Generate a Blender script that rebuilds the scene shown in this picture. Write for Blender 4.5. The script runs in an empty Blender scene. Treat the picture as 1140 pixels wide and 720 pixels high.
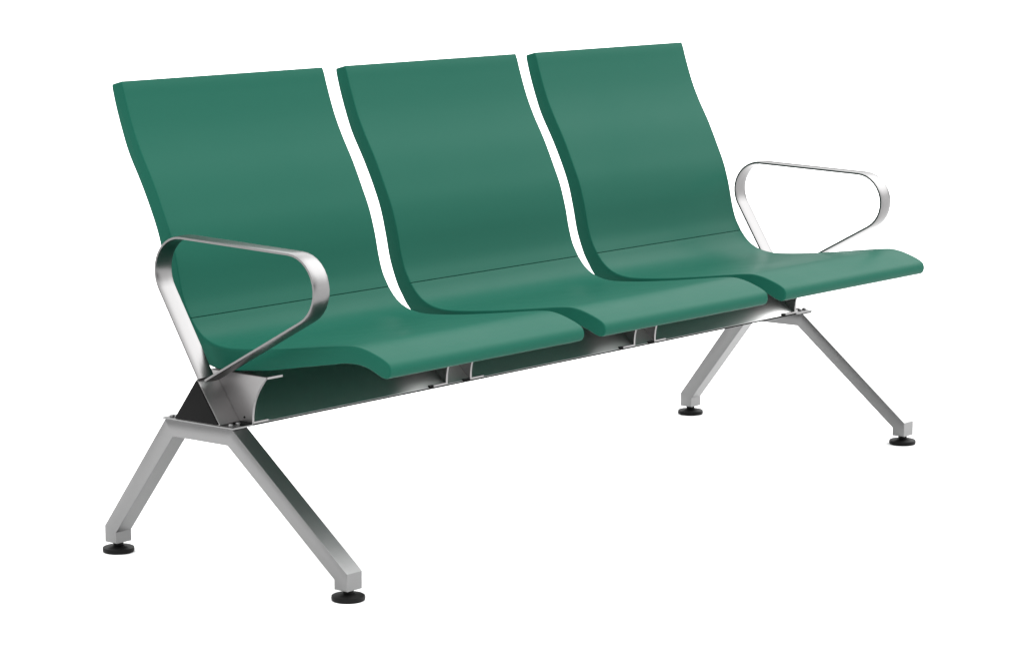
import bpy, math
from mathutils import Vector, Matrix

S = bpy.context.scene
C = S.collection

# ------------------------------------------------------------------ camera
cam_d = bpy.data.cameras.new('camera')
cam = bpy.data.objects.new('camera', cam_d); C.objects.link(cam)
YAW, PITCH = 0.88478, 0.15123
cam.location = (-3.55804, -3.83920, 1.21106)
cam.rotation_euler = (math.pi/2 - PITCH, 0.0, -YAW)
cam_d.sensor_fit = 'HORIZONTAL'; cam_d.sensor_width = 36.0
cam_d.lens = 3165.41 * 36.0 / 1140.0
cam_d.clip_start = 0.05; cam_d.clip_end = 1000.0
S.camera = cam
S.view_settings.view_transform = 'Standard'; S.view_settings.look = 'None'
S.view_settings.exposure = 0.0; S.view_settings.gamma = 1.0

# ------------------------------------------------------------------ world: a studio dome, bright overhead and to the front right, dim to the left
w = bpy.data.worlds.new('World'); S.world = w; w.use_nodes = True
nt = w.node_tree; nt.nodes.clear()
def N(t, **k):
    n = nt.nodes.new(t)
    for a, b in k.items(): setattr(n, a, b)
    return n
out = N('ShaderNodeOutputWorld'); bg = N('ShaderNodeBackground')
nt.links.new(bg.outputs[0], out.inputs[0])
tc = N('ShaderNodeTexCoord')
def patch(direction, c0, c1, gain):
    """smooth patch of light round a direction: gain at cos>=c1, none at cos<=c0"""
    d = Vector(direction).normalized()
    dot = N('ShaderNodeVectorMath', operation='DOT_PRODUCT')
    nt.links.new(tc.outputs['Generated'], dot.inputs[0]); dot.inputs[1].default_value = d
    m = N('ShaderNodeMapRange', interpolation_type='SMOOTHSTEP')
    m.inputs['From Min'].default_value = c0; m.inputs['From Max'].default_value = c1
    m.inputs['To Min'].default_value = 0; m.inputs['To Max'].default_value = gain
    nt.links.new(dot.outputs['Value'], m.inputs['Value'])
    return m.outputs['Result']
PATCHES = [((0, 0, 1), 0.14, 0.50, 3.2),
           ((0.74, -0.24, 0.62), 0.84, 0.97, 4.0),
           ((0.77, -0.63, -0.02), 0.88, 0.98, 3.0)]
BASE = 0.17
acc = None
for p in PATCHES:
    r = patch(*p)
    a = N('ShaderNodeMath', operation='ADD'); nt.links.new(r, a.inputs[0])
    if acc is None: a.inputs[1].default_value = BASE
    else: nt.links.new(acc, a.inputs[1])
    acc = a.outputs[0]
nt.links.new(acc, bg.inputs['Strength']); bg.inputs['Color'].default_value = (1, 1, 1, 1)

# ------------------------------------------------------------------ materials
def mat(name, color, rough, metallic=0.0, spec=0.5, bump=None, vary=None, coat=0.0):
    m = bpy.data.materials.new(name); m.use_nodes = True
    t = m.node_tree; b = t.nodes['Principled BSDF']
    b.inputs['Base Color'].default_value = (*color, 1); b.inputs['Roughness'].default_value = rough
    b.inputs['Metallic'].default_value = metallic; b.inputs['Specular IOR Level'].default_value = spec
    b.inputs['Coat Weight'].default_value = coat; b.inputs['Coat Roughness'].default_value = 0.3
    co = t.nodes.new('ShaderNodeTexCoord')
    if vary:
        sc, amt = vary
        n = t.nodes.new('ShaderNodeTexNoise'); n.inputs['Scale'].default_value = sc; n.inputs['Detail'].default_value = 4
        t.links.new(co.outputs['Object'], n.inputs['Vector'])
        mr = t.nodes.new('ShaderNodeMapRange')
        mr.inputs['From Min'].default_value = .3; mr.inputs['From Max'].default_value = .7
        mr.inputs['To Min'].default_value = rough - amt; mr.inputs['To Max'].default_value = rough + amt
        t.links.new(n.outputs['Fac'], mr.inputs['Value']); t.links.new(mr.outputs['Result'], b.inputs['Roughness'])
    if bump:
        sc, st, dist = bump
        n = t.nodes.new('ShaderNodeTexNoise'); n.inputs['Scale'].default_value = sc; n.inputs['Detail'].default_value = 2
        t.links.new(co.outputs['Object'], n.inputs['Vector'])
        bp = t.nodes.new('ShaderNodeBump'); bp.inputs['Strength'].default_value = st; bp.inputs['Distance'].default_value = dist
        t.links.new(n.outputs['Fac'], bp.inputs['Height']); t.links.new(bp.outputs['Normal'], b.inputs['Normal'])
    return m
M_GREEN = mat('green_polyurethane', (0.0070, 0.0605, 0.0410), 0.38, spec=0.026, bump=(900, 0.08, 0.0004), vary=(6, 0.03))
M_SILVER = mat('silver_cast_metal', (0.175, 0.175, 0.175), 0.35, 0.95, spec=0.2, bump=(1400, 0.25, 0.0004))
M_STRAP = mat('polished_armrest_metal', (0.136, 0.134, 0.134), 0.29, 1.0, bump=(900, 0.06, 0.0003))
M_BEAM = mat('satin_beam_metal', (0.42, 0.42, 0.415), 0.33, 1.0, bump=(500, 0.08, 0.0004))
M_PLATE = mat('bracket_metal', (0.21, 0.205, 0.205), 0.36, 0.9, bump=(900, 0.12, 0.0004))
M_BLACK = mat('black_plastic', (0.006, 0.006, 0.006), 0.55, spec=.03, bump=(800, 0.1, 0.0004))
M_RUBBER = mat('black_rubber', (0.004, 0.004, 0.004), 0.5, spec=.10, bump=(600, 0.2, 0.0004))
M_FLOOR = mat('white_studio_floor', (0.78, 0.78, 0.78), 0.9, spec=0.1, vary=(3, 0.05))

# ------------------------------------------------------------------ helpers
def obj(name, verts, faces, m, parent=None, loc=(0, 0, 0), angle=28, flat=()):
    me = bpy.data.meshes.new(name); me.from_pydata([tuple(v) for v in verts], [], [list(f) for f in faces]); me.validate()
    import bmesh
    bm = bmesh.new(); bm.from_mesh(me); bmesh.ops.recalc_face_normals(bm, faces=bm.faces); bm.to_mesh(me); bm.free()
    me.materials.append(m)
    nf = len(me.polygons)
    for p in me.polygons: p.use_smooth = len(p.vertices) <= 4 and p.index % nf not in [f % nf for f in flat]
    me.set_sharp_from_angle(angle=math.radians(angle)); me.update()
    o = bpy.data.objects.new(name, me); C.objects.link(o)
    o.location = loc
    if parent: o.parent = parent
    return o

def vnormals(pts):
    """outward miter normals of a closed outline (any winding)"""
    n = len(pts)
    A = sum(pts[i][0]*pts[(i+1) % n][1] - pts[(i+1) % n][0]*pts[i][1] for i in range(n))
    s = 1 if A > 0 else -1
    res = []
    for i in range(n):
        a, b, c = Vector(pts[i-1]), Vector(pts[i]), Vector(pts[(i+1) % n])
        e1 = (b-a).normalized(); e2 = (c-b).normalized()
        n1 = Vector((e1.y, -e1.x))*s; n2 = Vector((e2.y, -e2.x))*s
        v = n1+n2
        v = v / max(0.35, (1+n1.dot(n2))) if v.length > 1e-6 else n1
        res.append(v)
    return res

def sections(x0, x1, r, seg=4):
    L = []
    for k in range(seg+1):
        t = math.pi/2*k/seg
        L.append((x0 + r*(1-math.sin(t)), r*(1-math.cos(t))))
    L = L[::-1]   # starts at x0 with inset r
    L.append((x0 + r*1.0 + min(.0012, r), 0.0))   # holding loop: keeps the wide faces truly flat across
    R = [(x0+x1-x, i) for x, i in L][::-1]
    return L+R

def extrude_x(name, pts, nrm, x0, x1, r, m, parent, seg=4, angle=28):
    """outline in (y,z) swept along x with rounded rims"""
    secs = sections(x0, x1, r, seg); n = len(pts); V = []; F = []
    for x, ins in secs:
        for p, q in zip(pts, nrm): V.append((x, p[0]-q.x*ins, p[1]-q.y*ins))
    for s in range(len(secs)-1):
        for i in range(n):
            j = (i+1) % n
            F.append((s*n+i, s*n+j, (s+1)*n+j, (s+1)*n+i))
    F.append(tuple(range(n))); F.append(tuple((len(secs)-1)*n+i for i in range(n)))
    return obj(name, V, F, m, parent, angle=angle, flat=(-1, -2))

def prism(name, pts, x0, x1, r, m, parent, seg=2, angle=28):
    return extrude_x(name, pts, vnormals(pts), x0, x1, r, m, parent, seg, angle)

def catmull(P, sub=4):
    out = []
    for i in range(len(P)-1):
        p0 = Vector(P[max(i-1, 0)]); p1 = Vector(P[i]); p2 = Vector(P[i+1]); p3 = Vector(P[min(i+2, len(P)-1)])
        if i == 0: p0 = 2*p1-p2
        if i == len(P)-2: p3 = 2*p2-p1
        d1 = max((p1-p0).length, 1e-6)**.5; d2 = max((p2-p1).length, 1e-6)**.5; d3 = max((p3-p2).length, 1e-6)**.5
        m1 = (p2-p1) + d2*((p1-p0)/d1 - (p2-p0)/(d1+d2)); m2 = (p2-p1) + d2*((p3-p2)/d3 - (p3-p1)/(d2+d3))
        # centripetal tangents (Hermite)
        t1 = d2*((p1-p0)/d1 - (p2-p0)/(d1+d2) + (p2-p1)/d2); t2 = d2*((p2-p1)/d2 - (p3-p1)/(d2+d3) + (p3-p2)/d3)
        for k in range(sub):
            t = k/sub
            out.append(tuple(p1*(2*t**3-3*t*t+1) + t1*(t**3-2*t*t+t) + p2*(-2*t**3+3*t*t) + t2*(t**3-t*t)))
    out.append(tuple(P[-1]))
    return out

def lathe(name, prof, m, parent, cx, cy, n=32, angle=28):
    V = []; F = []
    for r, z in prof:
        for k in range(n):
            a = 2*math.pi*k/n; V.append((cx+r*math.cos(a), cy+r*math.sin(a), z))
    for i in range(len(prof)-1):
        for k in range(n):
            j = (k+1) % n; F.append((i*n+k, i*n+j, (i+1)*n+j, (i+1)*n+k))
    F.append(tuple(range(n))); F.append(tuple((len(prof)-1)*n+k for k in range(n)))
    return obj(name, V, F, m, parent, angle=angle)

# ------------------------------------------------------------------ the floor
R = 400.0
fl = obj('floor', [(-R, -R, 0), (R, -R, 0), (R, R, 0), (-R, R, 0)], [(0, 1, 2, 3)], M_FLOOR)
fl['kind'] = 'structure'

# ------------------------------------------------------------------ the bench
bench = bpy.data.objects.new('waiting_bench', None); C.objects.link(bench)
bench['label'] = 'three-seat beam bench with green moulded seats, silver legs and looped metal armrests'
bench['category'] = 'bench'

PITCH_X, WID = 0.6, 0.5346
XA, XB, TW = -0.0571, 1.7531, 0.0386      # near leg plane, far leg plane, tube width

# --- seat shells
FRONT_UP = [(-.0073, .8665), (-.0120, .8555), (-.0190, .8330), (-.0380, .7800), (-.0570, .7400), (-.0870, .6870), (-.1120, .6350),
            (-.1295, .5960), (-.1435, .5500), (-.1535, .5050), (-.1635, .4740), (-.1785, .4480)]
FRONT_LO = [(-.1785, .4480), (-.1920, .4320), (-.2100, .4180), (-.2350, .4080), (-.2650, .4038), (-.3100, .4055), (-.3780, .4120),
            (-.4500, .4212), (-.5200, .4310), (-.5560, .4356), (-.5790, .4370), (-.6020, .4340), (-.6250, .4275), (-.6450, .4200),
            (-.6565, .4130), (-.6605, .4045), (-.6598, .3965), (-.6560, .3905), (-.6500, .3880), (-.6420, .3888),
            (-.6335, .3916), (-.6175, .3984), (-.5990, .4037), (-.5760, .4058), (-.5528, .4045), (-.5176, .3983), (-.4460, .3859),
            (-.3731, .3732), (-.3200, .3668), (-.2750, .3626), (-.2350, .3640), (-.2010, .3760), (-.1690, .4035), (-.1505, .4297)]
BACK_UP = [(-.1505, .4297), (-.1425, .4430), (-.1245, .4880), (-.1120, .5420), (-.0990, .5900), (-.0810, .6330), (-.0555, .6830),
           (-.0245, .7370), (-.0090, .7740), (.0055, .8150), (.0128, .8400), (.0162, .8540), (.0163, .8590), (.0140, .8610)]
fu = catmull(FRONT_UP); lo = catmull(FRONT_LO); bu = catmull(BACK_UP)
full = fu + lo[1:] + bu[1:]
fn = vnormals(full)
iK, iB = len(fu)-1, len(fu)-1+len(lo)-1
GR, GD = 0.0009, 0.0018       # half width and depth of the seam groove
def along(p, q, d):
    p, q = Vector(p), Vector(q); return tuple(p + (q-p).normalized()*d)
kn = fn[iK]
deep = (full[iK][0]-kn.x*GD, full[iK][1]-kn.y*GD)
# backrest outline: top .. seam front, groove bottom, seam back .. top back
b_pts = full[:iK] + [along(full[iK], full[iK-1], GR), deep] + full[iB:]
b_nrm = fn[:iK] + [fn[iK], fn[iK]*0] + fn[iB:]
s_pts = [deep, along(full[iK], full[iK+1], GR)] + full[iK+1:iB+1]
s_nrm = [fn[iK]*0, fn[iK]] + fn[iK+1:iB+1]
# --- C-shaped seat brackets (cast plate with flanges turned towards the seat)
PL = [(-.3712, .3606), (-.3640, .3520), (-.3576, .3435), (-.3510, .3345), (-.3451, .3240), (-.3408, .3145), (-.3376, .3040),
      (-.3358, .2950), (-.3348, .2860), (-.3346, .2733)]
RL = [(-.1900, .2733), (-.2050, .3000), (-.2260, .3350), (-.2300, .3450), (-.2270, .3606)]
def bracket(x, side):
    """C-shaped plate: web at x, flanges reach .041 towards side (+1/-1)"""
    t = .0050; V = []; F = []
    def hexa(ya, yb, z0, z1, xa, xb):
        b = len(V)
        for xx in (xa, xb):
            V.extend([(xx, ya, z0), (xx, yb, z0), (xx, yb, z1), (xx, ya, z1)])
        F.extend([(b, b+1, b+2, b+3), (b+4, b+5, b+6, b+7), (b, b+1, b+5, b+4), (b+1, b+2, b+6, b+5), (b+2, b+3, b+7, b+6), (b+3, b, b+4, b+7)])
    web = PL + RL; n = len(web)
    for xx in (x, x+side*t):
        for y, z in web: V.append((xx, y, z))
    F.append(tuple(range(n))); F.append(tuple(n+i for i in range(n)))
    for i in range(n):
        j = (i+1) % n; F.append((i, j, n+j, n+i))
    hexa(-.3710, -.2275, .3609, .3609-.0040, x+side*(t*.5), x+side*.0412)      # top flange, under the seat
    hexa(-.3349, -.3060, .2731, .2768, x+side*(t*.5), x+side*.0412)            # foot flange, on the base plate
    return obj('seat_bracket', V, F, M_PLATE, bench)
def box(name, x0, x1, y0, y1, z0, z1, m, parent, r=.0008):
    pts = [(y0, z0), (y1, z0), (y1, z1), (y0, z1)]
    return prism(name, pts, x0, x1, min(r, (z1-z0)*.3), m, parent, 1)

for i in range(3):
    x0 = PITCH_X*i
    extrude_x('backrest', b_pts, b_nrm, x0-.0016, x0+WID+.0016, .0026, M_GREEN, bench, 4)
    extrude_x('seat', s_pts, s_nrm, x0-.0016, x0+WID+.0016, .0026, M_GREEN, bench, 4)
    bl = bracket(x0-.0057, 1); br = bracket(x0+WID-.0068, -1)
    box('shadow_pad', x0-.0270, x0-.0058, -.3356, -.3070, .2730, .2764, M_BLACK, bl)  # both black pads stand in for the bracket flange's shadow
    box('shadow_pad', x0+WID-.0068-.0540, x0+WID-.0068-.0413, -.3356, -.3070, .2730, .2772, M_BLACK, br)
    V = []; F = []; n = 10      # small rivet on the outer face of the web
    for xx, rr in ((x0-.0058, .0022), (x0-.0068, .0018)):
        for k in range(n):
            a = 2*math.pi*k/n; V.append((xx, -.3155+rr*math.cos(a), .2835+rr*math.sin(a)))
    for k in range(n): F.append((k, (k+1) % n, n+(k+1) % n, n+k))
    F += [tuple(range(n)), tuple(range(n, 2*n))]
    obj('rivet', V, F, M_BLACK, bl)

# --- beam with end caps
TRI = [(-.1880, .2731), (-.3045, .2731), (-.2475, .3520)]
def round_poly(P, r, seg=4):
    out = []
    n = len(P)
    for i in range(n):
        a, b, c = Vector(P[i-1]), Vector(P[i]), Vector(P[(i+1) % n])
        u = (a-b).normalized(); v = (c-b).normalized(); ang = math.acos(u.dot(v)); d = r/math.tan(ang/2)
        cen = b + (u+v).normalized()*(r/math.sin(ang/2)); s = b+u*d-cen; e = b+v*d-cen
        a0 = math.atan2(s.y, s.x); a1 = math.atan2(e.y, e.x); da = (a1-a0+math.pi) % (2*math.pi)-math.pi
        for k in range(seg+1):
            t = a0+da*k/seg; out.append((cen.x+r*math.cos(t), cen.y+r*math.sin(t)))
    return out
TRIB = [(-.1605, .2724), (-.3350, .2724), (-.2475, .3528)]       # the beam itself, between the leg frames
beam = prism('beam', round_poly(TRIB, .0008), -.0056, 1.7277, .0004, M_BEAM, bench)
box('shade_strip', -.0056, 1.7277, -.3346, -.1610, .2700, .2722, M_BLACK, beam)  # black strip added to draw the shaded line along the beam's lower edge
cenT = Vector((sum(p[0] for p in TRI)/3, sum(p[1] for p in TRI)/3))
TRI2 = [tuple(cenT+(Vector(p)-cenT)*.945) for p in TRI]
for xa, xc in ((XA, XA), (XB, XB+TW)):
    e0, e1 = (xa+.0015, -.0058) if xc == XA else (1.7279, xa+TW-.0015)
    eb = prism('end_block', round_poly(TRI, .0015), e0, e1, .0006, M_PLATE, bench)
    s_ = -1 if xc == XA else 1
    prism('end_cap', round_poly(TRI2, .001), min(xc+s_*.0012, xc-s_*.0030), max(xc+s_*.0012, xc-s_*.0030), .0005, M_BLACK, eb)

# --- leg frames
LEG = [(0, .020), (0, .0507), (-.1655, .2698), (-.3346, .2698), (-.6071, .0507), (-.6071, .020), (-.5770, .020), (-.5770, .0375),
       (-.3225, .2401), (-.1850, .2401), (-.0301, .0411), (-.0301, .020)]
ln = vnormals(LEG)
def sub_out(idx): return [LEG[i] for i in idx], [ln[i] for i in idx]
for xa in (XA, XB):
    legs = []
    for idx, fy in (((0, 1, 2, 9, 10, 11), -.0150), ((3, 4, 5, 6, 7, 8), -.5921)):
        p, q = sub_out(idx)
        lg = extrude_x('leg', p, q, xa, xa+TW, .0012, M_SILVER, bench, 2)
        lathe('foot', [(.0270, 0), (.0290, .0012), (.0296, .0050), (.0290, .0088), (.0270, .0100), (.0130, .0118), (.0095, .0135), (.0095, .0202)],
              M_RUBBER, lg, xa+TW/2, fy, 40)
    p, q = sub_out((2, 3, 8, 9))
    cb = extrude_x('crossbar', p, q, xa, xa+TW, .0012, M_SILVER, bench, 2)
    box('mounting_plate', xa-.0002-(.0250 if xa == XB else 0), xa+TW+.0002+(.0125 if xa == XA else 0), -.3370, -.1590, .2701, .2729, M_SILVER, cb, .0001)
    for by in (-.1730, -.3210):
        for bx in (xa+.0110, xa+.0290):
            lathe('bolt', [(.0046, .2728), (.0046, .2764), (.0036, .2776), (.0024, .2780)], M_SILVER, cb, bx, by, 12)

# --- armrests: a flat strap bent to a rounded triangle
def fillet_path(P, rads, seg=14):
    out = [P[0]]
    for i in range(1, len(P)-1):
        a, b, c = Vector(P[i-1]), Vector(P[i]), Vector(P[i+1]); r = rads[i-1]
        u = (a-b).normalized(); v = (c-b).normalized(); ang = math.acos(u.dot(v)); d = r/math.tan(ang/2)
        cen = b + (u+v).normalized()*(r/math.sin(ang/2)); s = b+u*d-cen; e = b+v*d-cen
        a0 = math.atan2(s.y, s.x); a1 = math.atan2(e.y, e.x); da = (a1-a0+math.pi) % (2*math.pi)-math.pi
        for k in range(seg+1):
            t = a0+da*k/seg; out.append((cen.x+r*math.cos(t), cen.y+r*math.sin(t)))
    out.append(P[-1]); return out
OUT = fillet_path([(-.2495, .3500), (-.0885, .6080), (-.7180, .5890), (-.2700, .3480)], (.066, .065))
def strap(x0, x1):
    th = .0066
    n = len(OUT); inner = []
    for i in range(n):
        a = Vector(OUT[max(i-1, 0)]); b = Vector(OUT[i]); c = Vector(OUT[min(i+1, n-1)])
        e = (c-a).normalized(); nn = Vector((-e.y, e.x))
        inner.append(tuple(b+nn*th))
    # loop centre test so that the offset goes inwards
    cen = Vector((-.35, .50))
    if (Vector(inner[n//2])-cen).length > (Vector(OUT[n//2])-cen).length:
        inner = [tuple(2*Vector(o)-Vector(i_)) for o, i_ in zip(OUT, inner)]
    ring = OUT + inner[::-1]; V = []; F = []; b = .0014; NC = 17
    # cross-section of 8 points round the strap (rounded rims)
    W = []
    for i in range(n):
        o, q = Vector(OUT[i]), Vector(inner[i]); d = (q-o).normalized()
        sec = []
        for k in range(NC): u = k/(NC-1); sec.append((x0+(x1-x0)*u, o+d*(b*abs(2*u-1)**3.2)))
        for k in range(NC): u = 1-k/(NC-1); sec.append((x0+(x1-x0)*u, q-d*(b*abs(2*u-1)**3.2)))
        for xx, p in sec: V.append((xx, p.x, p.y))
    for i in range(n-1):
        m = 2*NC
        for k in range(m):
            j = (k+1) % m; F.append((i*m+k, i*m+j, (i+1)*m+j, (i+1)*m+k))
    F.append(tuple(range(m))); F.append(tuple((n-1)*m+k for k in range(m)))
    return obj('armrest', V, F, M_STRAP, bench, angle=40)
strap(XA, XA+TW); strap(XB, XB+TW)
